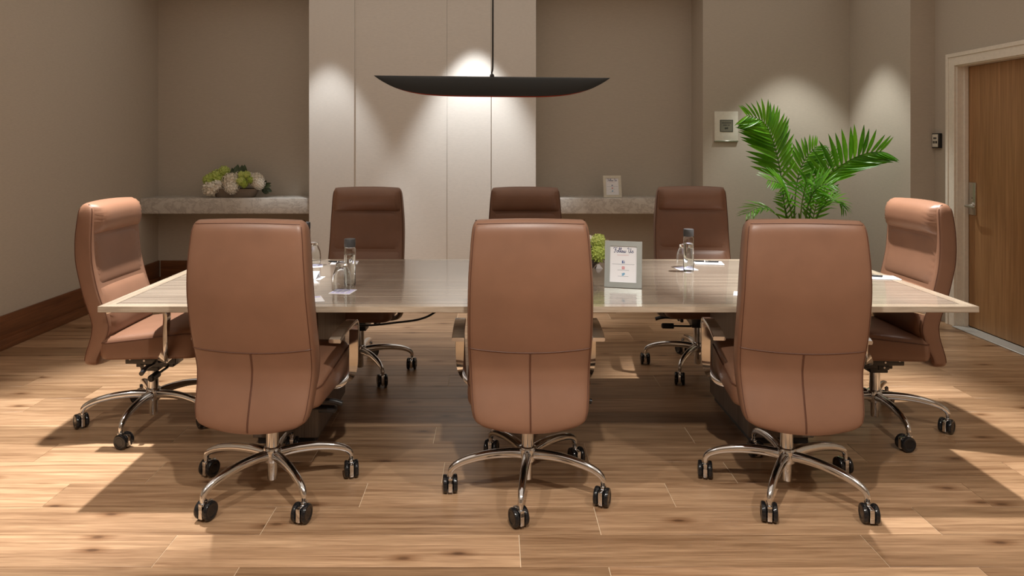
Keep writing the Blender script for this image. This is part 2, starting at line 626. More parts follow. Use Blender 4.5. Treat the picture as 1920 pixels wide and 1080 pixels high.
rng = random.Random(4)
known = {2.44: 0.084, 2.64: 0.385, 2.84: 0.71, 3.04: -0.23, 3.24: 0.42, 3.44: 0.95}
row = 0
y0 = 1.04
while y0 < YB:
    ph = None
    for k, vx in known.items():
        if abs(k - y0) < 0.05:
            ph = vx
    if ph is None:
        ph = rng.uniform(0, PL)
    x = ph - math.ceil((ph - XL) / PL) * PL
    hi_y = min(y0 + PW, YB)
    right = XR if y0 < YS else (XS if y0 < YC - 0.1 else 1.98)
    while x < right - 0.02:
        a, b = max(x, XL), min(x + PL, right)
        if b - a > 0.04:
            o = link('plank', plank_mesh(b - a), floor, ((a + b) / 2, y0 + PW / 2, rng.uniform(-0.0003, 0.0)))
        x += PL
    y0 = round(y0 + PW, 3)
# planks toward and behind the camera, out of view
front = box('plank_field', (XL, YF, -0.0025), (XR, 1.04, 0.0), 'plank_wood_plain', floor)
tag(front, kind='stuff')

# ------------------------------------------------------------------ marble shelves
for xs, xe_, lab in ((XL, -1.78, 'long floating marble shelf carrying the flower planter'), (0.383, 1.98, 'floating marble shelf carrying the small picture frame')):
    s = box('marble_shelf', (xs + 0.001, 6.925, 0.745), (xe_ - 0.001, YB, 0.892), 'marble', None, 0.003, 2)
    tag(s, lab, 'shelf', 'floating marble shelves')

# ------------------------------------------------------------------ conference table
TZ = 0.75
TX0, TX1, TY0, TY1 = -1.663, 2.017, 3.01, 4.222
table = empty('conference_table', ((TX0 + TX1) / 2, (TY0 + TY1) / 2, 0), 0, 'long glossy grey-brown wood conference table on two pedestals', 'table')
hx, hy_ = (TX1 - TX0) / 2, (TY1 - TY0) / 2


def rect_ring(a, b, z):
    return [(-a, -b, z), (a, -b, z), (a, b, z), (-a, b, z)]


BW = 0.05
v, f = ring_loft([rect_ring(hx - 0.10, hy_ - 0.10, TZ - 0.045), rect_ring(hx - 0.004, hy_ - 0.004, TZ - 0.026), rect_ring(hx - 0.004, hy_ - 0.004, TZ - 0.0035)])
mesh_obj('table_core', v, f, 'table_border', table)
box('tabletop', (-hx + BW + 0.004, -hy_ + BW + 0.004, TZ - 0.004), (hx - BW - 0.004, hy_ - BW - 0.004, TZ), 'table_veneer', table)
# inlay line
inl = BW + 0.004
for lo, hi in (((-hx + BW, -hy_ + BW), (hx - BW, -hy_ + inl)), ((-hx + BW, hy_ - inl), (hx - BW, hy_ - BW)),
               ((-hx + BW, -hy_ + inl), (-hx + inl, hy_ - inl)), ((hx - inl, -hy_ + inl), (hx - BW, hy_ - inl))):
    box('inlay_strip', (lo[0], lo[1], TZ - 0.004), (hi[0], hi[1], TZ - 0.0001), 'table_inlay', table)


def prism(poly, z0, z1):
    n = len(poly)
    return ([(x, y, z0) for x, y in poly] + [(x, y, z1) for x, y in poly],
            [tuple(reversed(range(n))), tuple(range(n, 2 * n))] + [(i, (i + 1) % n, (i + 1) % n + n, i + n) for i in range(n)])


for poly, mt in (([(-hx, -hy_), (hx, -hy_), (hx - BW, -hy_ + BW), (-hx + BW, -hy_ + BW)], 'table_border'),
                 ([(-hx + BW, hy_ - BW), (hx - BW, hy_ - BW), (hx, hy_), (-hx, hy_)], 'table_border'),
                 ([(-hx, -hy_), (-hx + BW, -hy_ + BW), (-hx + BW, hy_ - BW), (-hx, hy_)], 'table_border_cross'),
                 ([(hx - BW, -hy_ + BW), (hx, -hy_), (hx, hy_), (hx - BW, hy_ - BW)], 'table_border_cross')):
    v, f = prism(poly, TZ - 0.0235, TZ)
    mesh_obj('border_strip', v, f, mt, table)
for sx in (-1, 1):
    x0, x1 = (sx * 1.02, sx * 1.33)
    ped = box('pedestal', (min(x0, x1), -0.20, 0.035), (max(x0, x1), 0.42, TZ - 0.044), 'pedestal_veneer', table, 0.003, 1)
    box('plinth', (min(x0, x1) + 0.02, -0.18, 0.0), (max(x0, x1) - 0.02, 0.40, 0.036), 'black_plastic', ped)
# power lead sagging under the top
lead = catmull([(-1.03, 0.36, 0.44), (-0.90, 0.40, 0.415), (-0.73, 0.43, 0.424), (-0.605, 0.43, 0.442), (-0.52, 0.43, 0.482), (-0.45, 0.43, 0.56), (-0.40, 0.43, 0.65), (-0.38, 0.43, 0.71)], 8)
v, f = tube(lead, 0.006, 8)
mesh_obj('power_lead', v, f, 'black_plastic', table, True)

# ------------------------------------------------------------------ office chairs (local: +Y forward, origin on floor below the column)
BZ = [.345, .36, .385, .41, .436, .475, .50, .526, .552, .60, .642, .70, .758, .848, .92, .99, 1.06, 1.105, 1.128, 1.137]
BRr = [-.235, -.240, -.236, -.228, -.219, -.205, -.198, -.194, -.192, -.203, -.217, -.235, -.250, -.270, -.276, -.276, -.270, -.264, -.252, -.238]
BFr = [-.195, -.175, -.162, -.150, -.135, -.118, -.108, -.101, -.100, -.108, -.122, -.142, -.158, -.176, -.182, -.184, -.184, -.186, -.196, -.210]
WZ = [.345, .36, .385, .41, .50, .60, .70, .90, 1.0, 1.10, 1.128, 1.137]
WW = [.188, .213, .224, .229, .236, .241, .243, .239, .233, .224, .215, .203]


def rear_u(z):
    return interp(z, BZ, BRr)


def front_u(z):
    return interp(z, BZ, BFr)


def half_w(z):
    return interp(z, WZ, WW)


def dip(x, z):
    w = half_w(z)
    q = max(0.0, 1 - (x / w) ** 2)
    d = 0.0
    if z < 0.47:
        d -= 0.024 * q * (0.47 - z) / 0.125
    if z > 1.0:
        d += 0.006 * q * (z - 1.0) / 0.137
    return d


def rear_pt(x, z, off=0.0):
    w = half_w(z)
    u = rear_u(z) - 0.014 * max(0, 1 - (x / w) ** 2)
    rc = min(0.026, (front_u(z) - rear_u(z)) * 0.42)
    e = abs(x) - (w - rc)
    if e > 0:
        u += rc - math.sqrt(max(0, rc * rc - e * e))
    return Vector((x, u - off, z + dip(x, z)))


def back_ring(z):
    w, r, fr_ = half_w(z), rear_u(z), front_u(z)
    th = fr_ - r
    rc, rf = min(0.026, th * 0.42), min(0.020, th * 0.36)
    pts = []
    nx = 14
    for k in range(nx + 1):                       # rear, left to right
        x = -(w - rc) + 2 * (w - rc) * k / nx
        pts.append((x, r))
    for k in range(1, 4):
        a = R(-90 + 30 * k)
        pts.append((w - rc + rc * math.cos(a), r + rc + rc * math.sin(a)))
    pts.append((w, (r + fr_) / 2))
    for k in range(0, 3):
        a = R(30 * k)
        pts.append((w - rf + rf * math.cos(a), fr_ - rf + rf * math.sin(a)))
    for k in range(nx + 1):
        x = (w - rf) - 2 * (w - rf) * k / nx
        pts.append((x, fr_))
    for k in range(1, 4):
        a = R(90 + 30 * k)
        pts.append((-(w - rf) + rf * math.cos(a), fr_ - rf + rf * math.sin(a)))
    pts.append((-w, (r + fr_) / 2))
    for k in range(0, 3):
        a = R(180 + 30 * k)
        pts.append((-(w - rc) + rc * math.cos(a), r + rc + rc * math.sin(a)))
    out = []
    for x, u in pts:
        q = max(0, 1 - (x / w) ** 2)
        if u < (r + fr_) / 2:
            u -= 0.014 * q
        else:
            u -= 0.010 * q
        out.append((x, u, z + dip(x, z)))
    return out


def mk(name, vf, mat, smooth=True, angle=40):
    o = mesh_obj(name, vf[0], vf[1], mat, None, False)
    me = o.data
    if smooth:
        shade(me, angle)
    bpy.data.objects.remove(o)
    return me


CH = {}
zs = []
for i in range(len(BZ) - 1):
    n = 2 if BZ[i + 1] - BZ[i] < 0.03 else 4
    zs += [BZ[i] + (BZ[i + 1] - BZ[i]) * k / n for k in range(n)]
zs.append(BZ[-1])
CH['backrest'] = mk('backrest', ring_loft([back_ring(z) for z in zs]), 'leather', True, 60)


def pad(z0, z1, inset, puff, px=4.0, pz=2.5, nx=26, nz=18):
    verts, faces = [], []
    for j in range(nz + 1):
        t = j / nz
        z = z0 + (z1 - z0) * t
        w = half_w(min(z, 1.1)) - inset
        for i in range(nx + 1):
            s = -1 + 2 * i / nx
            x = s * w
            q = max(0, 1 - (x / half_w(min(z, 1.1))) ** 2)
            h = (1 - abs(s) ** px) * (1 - abs(2 * t - 1) ** pz)
            # small gathered creases toward the stitched corners
            cr = 0.0042 * math.sin(46 * t + 9 * s * s) * max(0, abs(s) - 0.72) * 3.2
            u = front_u(z) - 0.010 * q - 0.006 + (puff + 0.006) * h ** 0.5 + cr * (1 if 0 < h else 0)
            verts.append((x, u, z + dip(x, z)))
    n = nx + 1
    for j in range(nz):
        for i in range(nx):
            faces.append((j * n + i, j * n + i + 1, (j + 1) * n + i + 1, (j + 1) * n + i))
    return verts, faces


CH['headrest'] = mk('headrest', pad(0.985, 1.136, 0.012, 0.044, 7, 2.4), 'leather', True, 80)
CH['back_cushion'] = mk('back_cushion', pad(0.735, 0.985, 0.018, 0.008, 5, 3.0), 'leather', True, 80)
CH['lumbar_cushion'] = mk('lumbar_cushion', pad(0.44, 0.735, 0.018, 0.022, 6, 3.0), 'leather', True, 80)

# seams on the rear shell
cross = [rear_pt(-1 * 0.236 + 0.472 * k / 40, 0.640 - 0.016 * (1 - ((k - 20) / 20) ** 2), 0.0005) for k in range(41)]
CH['cross_seam'] = mk('cross_seam', tube(cross, 0.0018, 6), 'leather_seam')
vert = [rear_pt(0, 0.624 - (0.624 - 0.352) * k / 30, 0.0005) for k in range(31)]
CH['centre_seam'] = mk('centre_seam', tube(vert, 0.0034, 6), 'leather_seam')


def edge_seam(side, frontal):
    pts = []
    for k in range(61):
        z = 0.375 + (1.115 - 0.375) * k / 60
        w = half_w(z)
        if frontal:
            pts.append((side * (w - 0.004), front_u(z) - 0.007, z + dip(w, z)))
        else:
            pts.append(rear_pt(side * (w - 0.010), z, 0.0004))
    return tube(pts, 0.0016, 5)


for s in (-1, 1):
    CH['rear_piping%d' % s] = mk('rear_piping', edge_seam(s, False), 'leather_seam')
    CH['front_piping%d' % s] = mk('front_piping', edge_seam(s, True), 'leather_seam')
top = [rear_pt(-0.205 + 0.41 * k / 30, 1.124, 0.0004) for k in range(31)]
CH['top_piping'] = mk('top_piping', tube(top, 0.0015, 5), 'leather_seam')


# seat
def seat_outline(grow):
    a0, a1, hw, rc = -0.165 - grow, 0.335 + grow, 0.245 + grow, max(0.02, 0.065 + grow)
    pts = []
    for cx, cy, s in ((hw - rc, a1 - rc, 0), (-(hw - rc), a1 - rc, 90), (-(hw - rc), a0 + rc, 180), (hw - rc, a0 + rc, 270)):
        for k in range(7):
            a = R(s + 15 * k)
            pts.append((cx + rc * math.cos(a), cy + rc * math.sin(a)))
    out = []
    for i in range(len(pts)):
        p, q = Vector(pts[i]), Vector(pts[(i + 1) % len(pts)])
        m = 1 if (q - p).length < 0.05 else 8
        for k in range(m):
            out.append(p.lerp(q, k / m))
    return out


def seat_ring(grow, z, tilt, crown=0.0):
    out = []
    for p in seat_outline(grow):
        drop = 0.02 * max(0, (p.y - 0.25) / 0.085) ** 2 * (1 if tilt > 0.05 else 0)
        out.append((p.x, p.y, z + tilt * (p.y + 0.1) - drop + crown))
    return out


srs = [seat_ring(-0.06, 0.385, 0.02), seat_ring(-0.02, 0.382, 0.02), seat_ring(-0.006, 0.388, 0.02), seat_ring(0.0, 0.402, 0.03),
       seat_ring(0.002, 0.43, 0.06), seat_ring(0.0, 0.462, 0.10), seat_ring(-0.003, 0.476, 0.12), seat_ring(-0.010, 0.486, 0.12), seat_ring(-0.025, 0.494, 0.12),
       seat_ring(-0.06, 0.500, 0.12), seat_ring(-0.12, 0.505, 0.12)]
CH['seat'] = mk('seat', ring_loft(srs), 'leather', True, 60)
rp = seat_ring(0.001, 0.470, 0.115)
CH['seat_piping'] = mk('seat_piping', tube([Vector(p) for p in rp] + [Vector(rp[0])], 0.0026, 6), 'leather_seam')


# mechanism under the seat
def boxes(lst, mat, name, bevel=0.004):
    bm = bmesh.new()
    for lo, hi in lst:
        r = bmesh.ops.create_cube(bm, size=1)
        for vv in r['verts']:
            vv.co = Vector([(lo[i] + hi[i]) / 2 + vv.co[i] * (hi[i] - lo[i]) for i in range(3)])
    bmesh.ops.bevel(bm, geom=list(bm.edges), offset=bevel, segments=2, affect='EDGES', profile=0.5)
    me = bpy.data.meshes.new(name)
    bm.to_mesh(me)
    bm.free()
    me.materials.append(MATS[mat])
    shade(me)
    return me


CH['mechanism'] = boxes([((-0.12, -0.10, 0.356), (0.12, 0.17, 0.388)), ((-0.138, -0.075, 0.335), (-0.120, 0.175, 0.384)), ((0.120, -0.075, 0.335), (0.138, 0.175, 0.384)),
                         ((-0.132, -0.005, 0.312), (-0.122, 0.05, 0.345)), ((0.122, -0.005, 0.312), (0.132, 0.05, 0.345)),
                         ((-0.06, -0.06, 0.295), (0.06, 0.13, 0.360)), ((-0.045, -0.045, 0.270), (0.045, 0.045, 0.30)),
                         ((-0.19, 0.10, 0.368), (0.19, 0.16, 0.387)), ((-0.06, -0.20, 0.375), (0.06, -0.09, 0.395))], 'black_plastic', 'mechanism')
bolt = lathe([(0, 0), (.005, 0), (.0055, .001), (.0055, .003), (0, .003)], 10)
CH['bolt'] = mk('bolt', ([(z, x, y) for x, y, z in bolt[0]], bolt[1]), 'chrome')
lv = catmull([(0.06, 0.06, 0.335), (0.15, 0.065, 0.335), (0.22, 0.07, 0.342), (0.275, 0.072, 0.330)], 6)
CH['lever'] = mk('lever', tube(lv, [0.006 + 0.005 * min(1, max(0, (p.x - 0.15) / 0.08)) for p in lv], 10), 'black_plastic')
CH['tension_knob'] = mk('tension_knob', tube([(0.06, 0.10, 0.295), (0.165, 0.10, 0.295), (0.167, 0.10, 0.295), (0.235, 0.10, 0.295), (0.242, 0.10, 0.295)], [0.006, 0.006, 0.017, 0.017, 0.010], 14), 'black_plastic')

# gas column, hub
CH['gas_column'] = mk('gas_column', lathe([(0, .036), (.018, .036), (.020, .040), (.020, .125), (.0255, .126), (.0255, .255), (.0255, .272), (0, .272)], 24), 'chrome')
CH['hub'] = mk('hub', lathe([(.026, .112), (.033, .114), (.037, .128), (.038, .160), (.034, .172), (.026, .174)], 24), 'chrome')


def leg_mesh():
    path = catmull([(.018, .142), (.09, .150), (.17, .149), (.24, .139), (.285, .126), (.312, .111), (.323, .095), (.3245, .078)], 6)
    rings = []
    n = len(path)
    for i, p in enumerate(path):
        t = (path[min(i + 1, n - 1)] - path[max(i - 1, 0)]).normalized()
        nn = Vector((-t.y, t.x))
        s = i / (n - 1)
        hw = 0.019 * (1 - s) + 0.0095 * s
        hh = 0.021 * (1 - s) + 0.010 * s
        ring = []
        for k in range(12):
            a = 2 * math.pi * k / 12
            ca, sa = math.cos(a), math.sin(a)
            cx = hw * math.copysign(abs(ca) ** 0.65, ca)
            cy = hh * math.copysign(abs(sa) ** 0.65, sa)
            if sa > 0:
                cx *= 1 - 0.28 * sa
            q = p + nn * cy
            ring.append((q.x, cx, q.y))
        rings.append(ring)
    return ring_loft(rings)


CH['base_leg'] = mk('base_leg', leg_mesh(), 'chrome')
# caster: housing (stem + yoke) and two wheels
cv, cf = lathe([(0, .095), (.0085, .095), (.0085, .070), (.012, .068), (.012, .058), (0, .058)], 14)
bm_me = boxes([((-0.0088, -0.014, 0.012), (0.0088, 0.050, 0.064)), ((-0.0088, -0.014, 0.044), (0.0088, 0.016, 0.071))], 'chrome', 'caster_housing', 0.003)
bmx = bmesh.new()
bmx.from_mesh(bm_me)
vs = [bmx.verts.new(p) for p in cv]
for fc in cf:
    bmx.faces.new([vs[i] for i in fc])
bmx.to_mesh(bm_me)
bmx.free()
shade(bm_me)
CH['caster'] = bm_me
wp = [(0, -.0105), (.020, -.0105), (.0285, -.0085), (.0345, -.006), (.036, -.002), (.036, .004), (.034, .0085), (.029, .0105), (.022, .010), (.020, .0085), (0, .0085)]
wv, wf = lathe(wp, 26)
wv = [(z, x, y) for x, y, z in wv]
CH['wheel'] = mk('wheel', (wv, wf), 'black_gloss', True, 35)


# arms: flat chrome loop
def arm_mesh(side):
    # (x, y, z), ends under the seat, sweeps out, rises, bends and runs back
    pts = [(0.17, 0.150, 0.376), (0.225, 0.156, 0.378), (0.262, 0.168, 0.392), (0.282, 0.185, 0.425), (0.289, 0.195, 0.48), (0.291, 0.200, 0.56),
           (0.291, 0.202, 0.615), (0.290, 0.192, 0.643), (0.289, 0.165, 0.654), (0.288, 0.08, 0.655), (0.287, -0.01, 0.648), (0.286, -0.075, 0.634)]
    path = catmull([(side * x, y, z) for x, y, z in pts], 5)
    n = len(path)
    rings = []
    for i, p in enumerate(path):
        t = (path[min(i + 1, n - 1)] - path[max(i - 1, 0)]).normalized()
        s = i / (n - 1)
        # wide direction: forward under the seat, sideways at the top
        wd = Vector((0, 1, 0)).lerp(Vector((side, 0, 0)), min(1, max(0, (s - 0.12) / 0.34)))
        wd = (wd - t * wd.dot(t)).normalized()
        th = t.cross(wd).normalized()
        hw = 0.021 + 0.004 * min(1, max(0, (s - 0.5) / 0.3))
        hh = 0.0095 if s < 0.6 else 0.0085
        ring = []
        for cx, cy in ((-1, -.55), (-.9, -1), (.9, -1), (1, -.55), (1, .55), (.9, 1), (-.9, 1), (-1, .55)):
            ring.append(p + wd * cx * hw + th * cy * hh)
        rings.append(ring)
    return ring_loft(rings)


for s in (-1, 1):
    CH['armrest%d' % s] = mk('armrest', arm_mesh(s), 'chrome', True, 50)


def chair(x, y, rot, base_rot, label, seed, yaw=0):
    root = empty('office_chair', (x, y, 0), R(rot), label, 'chair', 'leather office chairs around the table')
    rg = random.Random(seed)
    br = link('backrest', CH['backrest'], root)
    for k in ('headrest', 'back_cushion', 'lumbar_cushion', 'cross_seam', 'centre_seam', 'rear_piping-1', 'rear_piping1', 'front_piping-1', 'front_piping1', 'top_piping'):
        link(CH[k].name.split('.')[0], CH[k], br)
    st = link('seat', CH['seat'], root)
    link('seat_piping', CH['seat_piping'], st)
    me = link('mechanism', CH['mechanism'], root)
    link('lever', CH['lever'], me)
    link('tension_knob', CH['tension_knob'], me)
    for bx_, by_, bz_ in ((0.138, -0.05, 0.36), (0.138, 0.02, 0.352), (0.132, 0.022, 0.325), (0.138, 0.09, 0.36), (-0.141, -0.05, 0.36), (-0.141, 0.02, 0.352), (-0.135, 0.022, 0.325), (-0.141, 0.09, 0.36)):
        link('bolt', CH['bolt'], me, (bx_, by_, bz_))
    link('gas_column', CH['gas_column'], root)
    link('hub', CH['hub'], root)
    link('armrest', CH['armrest-1'], root)
    link('armrest', CH['armrest1'], root)
    for k in range(5):
        a = R(base_rot - rot + 72 * k)
        link('base_leg', CH['base_leg'], root, None, (0, 0, a))
        cs = link('caster', CH['caster'], root, (0.3245 * math.cos(a), 0.3245 * math.sin(a), 0), (0, 0, R(yaw - rot + rg.uniform(-28, 28) + 180 * rg.randint(0, 1))))
        for sx in (-1, 1):
            link('wheel', CH['wheel'], cs, (sx * 0.0195, 0.018, 0.036), (0, 0, 0 if sx > 0 else math.pi))
    return root


# base_rot: direction (degrees, world, from +X) of one leg
chair(-0.93, 3.00, -4, 236, 'brown leather chair facing the column, end of its row by the long baseboard wall', 1)
chair(0.132, 3.005, 0, 263, 'brown leather chair facing the pale column, middle of its row of three', 2)
chair(1.205, 2.99, -6, 237.5, 'brown leather chair facing the palm, end of its row nearest the door', 3)
chair(-1.765, 3.715, -90, 198, 'brown leather chair at the short table end by the long baseboard wall', 4, 62)
chair(1.935, 3.685, 90, 340, 'brown leather chair at the short table end by the wooden door', 5, -58)
chair(-0.845, 4.49, 178, 304, 'dark brown leather chair with its back to the column, nearest the flower shelf', 6)
chair(0.19, 4.49, 180, 310, 'dark brown leather chair with its back to the column, middle of its row', 7)
chair(1.275, 4.56, 176, 236, 'dark brown leather chair with its back to the wall sign, nearest the palm', 8)

# ------------------------------------------------------------------ pendant lamp
PY = 3.62
pend = empty('pendant_lamp', (-0.02, PY, 1.765), 0, 'long black boat-shaped pendant lamp hanging over the table', 'lamp')
pend.rotation_euler = (0, R(0.6), 0)


def shade_mesh(L, D, Wd, wall):
    """inverted trough: ridge on top, both lower rims curve up to meet the pointed ends"""
    nx, na = 48, 16
    outer, inner = [], []
    for i in range(nx + 1):
        s = -1 + 2 * i / nx
        d = D * max(0.0, 1 - abs(s) ** 4.6) + 0.002
        w = Wd * (max(0.0, 1 - abs(s) ** 4.6)) ** 0.6 + 0.002
        ro, ri = [], []
        for k in range(na + 1):
            a = math.pi * k / na
            cx, cz = math.cos(a), math.sin(a)
            ro.append((s * L, w * math.copysign(abs(cx) ** 0.7, cx), -d + d * cz ** 0.8))
            k2 = 1 - wall / max(w, wall * 1.5)
            ri.append((s * (L - 0.004), w * k2 * math.copysign(abs(cx) ** 0.7, cx), -d + max(0, d - wall) * cz ** 0.8))
        outer.append(ro)
        inner.append(ri)
    return outer, inner, nx, na


outer, inner, nx, na = shade_mesh(0.592, 0.098, 0.042, 0.003)


def grid_faces(nx, na):
    n = na + 1
    return [(i * n + k, (i + 1) * n + k, (i + 1) * n + k + 1, i * n + k + 1) for i in range(nx) for k in range(na)]


sh = mesh_obj('lamp_shade', [p for r in outer for p in r], grid_faces(nx, na), 'shade_black', pend, True)
lin = mesh_obj('shade_lining', [p for r in inner for p in r], grid_faces(nx, na), 'shade_inner', sh, True)
cordp = catmull([(0, 0, -0.002), (-0.001, 0, 0.02), (0.003, 0, 0.05), (0.002, 0, 0.2), (0.0, 0, 0.5), (0.0, 0, CEIL - 1.765 - 0.03)], 6)
v, f = tube(cordp, 0.0042, 8)
mesh_obj('cord', v, f, 'black_plastic', pend, True)
v, f = lathe([(0, -0.004), (.012, -0.004), (.011, .008), (.005, .014), (0, .014)], 16)
mesh_obj('cord_grip', v, f, 'black_plastic', pend, True)
v, f = lathe([(0, CEIL - 1.767), (.055, CEIL - 1.767), (.055, CEIL - 1.785), (.012, CEIL - 1.80), (0, CEIL - 1.80)], 24)
mesh_obj('ceiling_rose', v, f, 'black_plastic', pend, True)

# ------------------------------------------------------------------ writing strokes
def ribbon(strokes, w, z, mat, name, parent, sx=1.0, sz=1.0, ox=0.0, oz=0.0):
    """flat pen strokes in the local XZ plane, facing -Y"""
    verts, faces = [], []
    for st in strokes:
        pts = [Vector((ox + a * sx, z, oz + b * sz)) for a, b in st]
        n0 = len(verts)
        for i, p in enumerate(pts):
            t = pts[min(i + 1, len(pts) - 1)] - pts[max(i - 1, 0)]
            t = t.normalized() if t.length > 1e-9 else Vector((1, 0, 0))
            nn = Vector((-t.z, 0, t.x)) * w / 2
            verts += [p - nn, p + nn]
        for i in range(len(pts) - 1):
            a = n0 + 2 * i
            faces.append((a, a + 2, a + 3, a + 1))
    return mesh_obj(name, verts, faces, mat, parent)


def curve2(pts, sub=6):
    return [(p.x, p.y) for p in catmull([(a, b, 0) for a, b in pts], sub)]


def oval(cx, cy, rx, ry, n=16):
    return [(cx + rx * math.cos(2 * math.pi * k / n + 1.2), cy + ry * math.sin(2 * math.pi * k / n + 1.2)) for k in range(n + 1)]


FOLLOW = [curve2([(0.05, 1.55), (0.0, 1.9), (0.35, 2.05), (0.9, 1.9), (1.55, 2.05)]), curve2([(0.85, 1.9), (0.75, 1.0), (0.6, 0.2), (0.3, 0.0), (0.15, 0.25)]),
          curve2([(0.4, 1.0), (0.8, 1.1), (1.25, 1.05)]),
          oval(1.6, 0.42, 0.30, 0.42),
          curve2([(1.75, 0.8), (2.1, 0.75), (2.45, 1.3), (2.55, 1.9), (2.38, 2.05), (2.25, 1.5), (2.25, 0.5), (2.4, 0.05), (2.65, 0.3)]),
          curve2([(2.6, 0.25), (2.9, 0.9), (3.15, 1.5), (3.2, 1.95), (3.02, 2.05), (2.92, 1.5), (2.92, 0.5), (3.05, 0.05), (3.3, 0.3)]),
          oval(3.55, 0.42, 0.28, 0.42),
          curve2([(3.7, 0.8), (4.0, 0.7), (4.1, 0.2), (4.3, 0.0), (4.5, 0.25), (4.6, 0.85), (4.62, 0.3), (4.8, 0.0), (5.05, 0.3), (5.1, 0.9)]),
          curve2([(6.0, 1.5), (5.9, 1.9), (6.2, 2.05), (6.45, 1.8), (6.35, 0.8), (6.5, 0.1), (6.85, 0.05), (7.1, 0.6), (7.25, 1.95), (7.2, 0.6), (7.4, 0.05), (7.65, 0.3)]),
          curve2([(7.6, 0.25), (7.95, 0.95), (8.15, 0.6), (8.25, 0.2), (8.0, 0.0), (7.75, 0.1)]), ]


def line(x0, x1, z):
    return [(x0, z), (x1, z)]


def follow_frame(loc, rz, w, h, border, mat, label, lean, scale_txt=1.0):
    root = empty('picture_frame', loc, rz, label, 'frame', 'Follow Us sign frames')
    t = Matrix.Rotation(-lean, 4, 'X')
    bx = [('top', [(-w / 2, h), (w / 2, h), (w / 2 - border, h - border), (-w / 2 + border, h - border)]),
          ('bottom', [(-w / 2, 0), (w / 2, 0), (w / 2 - border, border), (-w / 2 + border, border)]),
          ('left', [(-w / 2, 0), (-w / 2 + border, border), (-w / 2 + border, h - border), (-w / 2, h)]),
          ('right', [(w / 2, 0), (w / 2 - border, border), (w / 2 - border, h - border), (w / 2, h)])]
    kids = []
    for _, poly in bx:
        n = 4
        verts = []
        for yy, ins in ((-0.004, 0), (0.012, 0)):
            verts += [(a, yy, b) for a, b in poly]
        # outer edge slightly lower than inner edge: bevelled moulding
        c = Vector((0, 0, h / 2))
        faces = [(0, 1, 2, 3), (7, 6, 5, 4)] + [(i, (i + 1) % 4, (i + 1) % 4 + 4, i + 4) for i in range(4)]
        kids.append(mesh_obj('frame_rail', verts, faces, mat, root))
    card = box('card', (-w / 2 + border - 0.001, 0.001, border - 0.001), (w / 2 - border + 0.001, 0.003, h - border + 0.001), 'paper_white', root)
    kids.append(card)
    kids.append(box('back_panel', (-w / 2 + 0.004, 0.0125, 0.004), (w / 2 - 0.004, 0.015, h - 0.004), 'black_plastic', root))
    cw, chh = w - 2 * border, h - 2 * border
    k = cw * 0.74 / 8.25
    ribbon(FOLLOW, 0.0024 * scale_txt, 0.0006, 'print_navy', 'lettering', card, k, k, -cw * 0.37, h - border - chh * 0.175)
    g = h - border
    ribbon([line(-cw * 0.24, cw * 0.20, g - chh * 0.245)], 0.0012, 0.0006, 'print_rose', 'printed_line', card)
    ribbon([line(-cw * 0.42, cw * 0.42, g - chh * 0.50)], 0.0016, 0.0006, 'print_grey', 'printed_line', card)
    ribbon([line(-cw * 0.22, cw * 0.22, g - chh * 0.665)], 0.0016, 0.0006, 'print_grey', 'printed_line', card)
    ribbon([line(-cw * 0.20, cw * 0.20, g - chh * 0.835)], 0.0016, 0.0006, 'print_grey', 'printed_line', card)
    q = cw * 0.050
    zc = g - chh * 0.435
    ribbon([[(-q, zc), (q, zc)]], 2 * q, 0.0006, 'print_blue', 'icon_square', card)
    ribbon([curve2([(q * 0.75, zc + q * 0.7), (q * 0.35, zc + q * 0.75), (q * 0.2, zc + q * 0.3), (q * 0.2, zc - q)]), [(-q * 0.25, zc + q * 0.1), (q * 0.7, zc + q * 0.1)]], q * 0.36, 0.0003, 'paper_white', 'icon_mark', card)
    zc = g - chh * 0.60
    ribbon([[(-q, zc), (q, zc)]], 2 * q, 0.0006, 'print_rose', 'icon_square', card)
    ribbon([oval(0, zc, q * 0.42, q * 0.42)], q * 0.22, 0.0003, 'paper_white', 'icon_mark', card)
    zc = g - chh * 0.775
    ribbon([curve2([(-q, zc + q * 0.6), (-q * 0.2, zc + q * 0.1), (q * 0.3, zc + q * 0.7), (q, zc + q * 0.5), (q * 0.5, zc - q * 0.4), (-q * 0.3, zc - q * 0.8), (-q, zc - q * 0.6)])], q * 0.7, 0.0006, 'print_sky', 'icon_bird', card)
    # easel strut behind
    v = [(-0.02, 0.015, h * 0.62), (0.02, 0.015, h * 0.62), (0.025, h * 0.30, 0.0), (-0.025, h * 0.30, 0.0)]
    for o in kids:
        o.matrix_local = t
    st_y = 0.015
    top_p = t @ Vector((0, st_y, h * 0.6))
    v = [(-0.018, top_p.y, top_p.z), (0.018, top_p.y, top_p.z), (0.022, top_p.y + h * 0.22, 0.0005), (-0.022, top_p.y + h * 0.22, 0.0005),
         (-0.018, top_p.y + 0.003, top_p.z), (0.018, top_p.y + 0.003, top_p.z), (0.022, top_p.y + h * 0.22 + 0.003, 0.0005), (-0.022, top_p.y + h * 0.22 + 0.003, 0.0005)]
    mesh_obj('easel_strut', v, [(0, 1, 2, 3), (7, 6, 5, 4), (0, 4, 5, 1), (1, 5, 6, 2), (2, 6, 7, 3), (3, 7, 4, 0)], 'black_plastic', root)
    return root


p = on_plane(1168, 540, TZ)
follow_frame((p.x, p.y, TZ + 0.0012), R(-14), 0.174, 0.218, 0.025, 'silver_frame', 'silver Follow Us sign frame standing on the conference table', R(12))
follow_frame((at_depth(1149, 370, 7.02).x, 7.02, 0.8932), R(5), 0.178, 0.215, 0.026, 'ivory_frame', 'small pale Follow Us sign frame on the marble shelf', R(10))

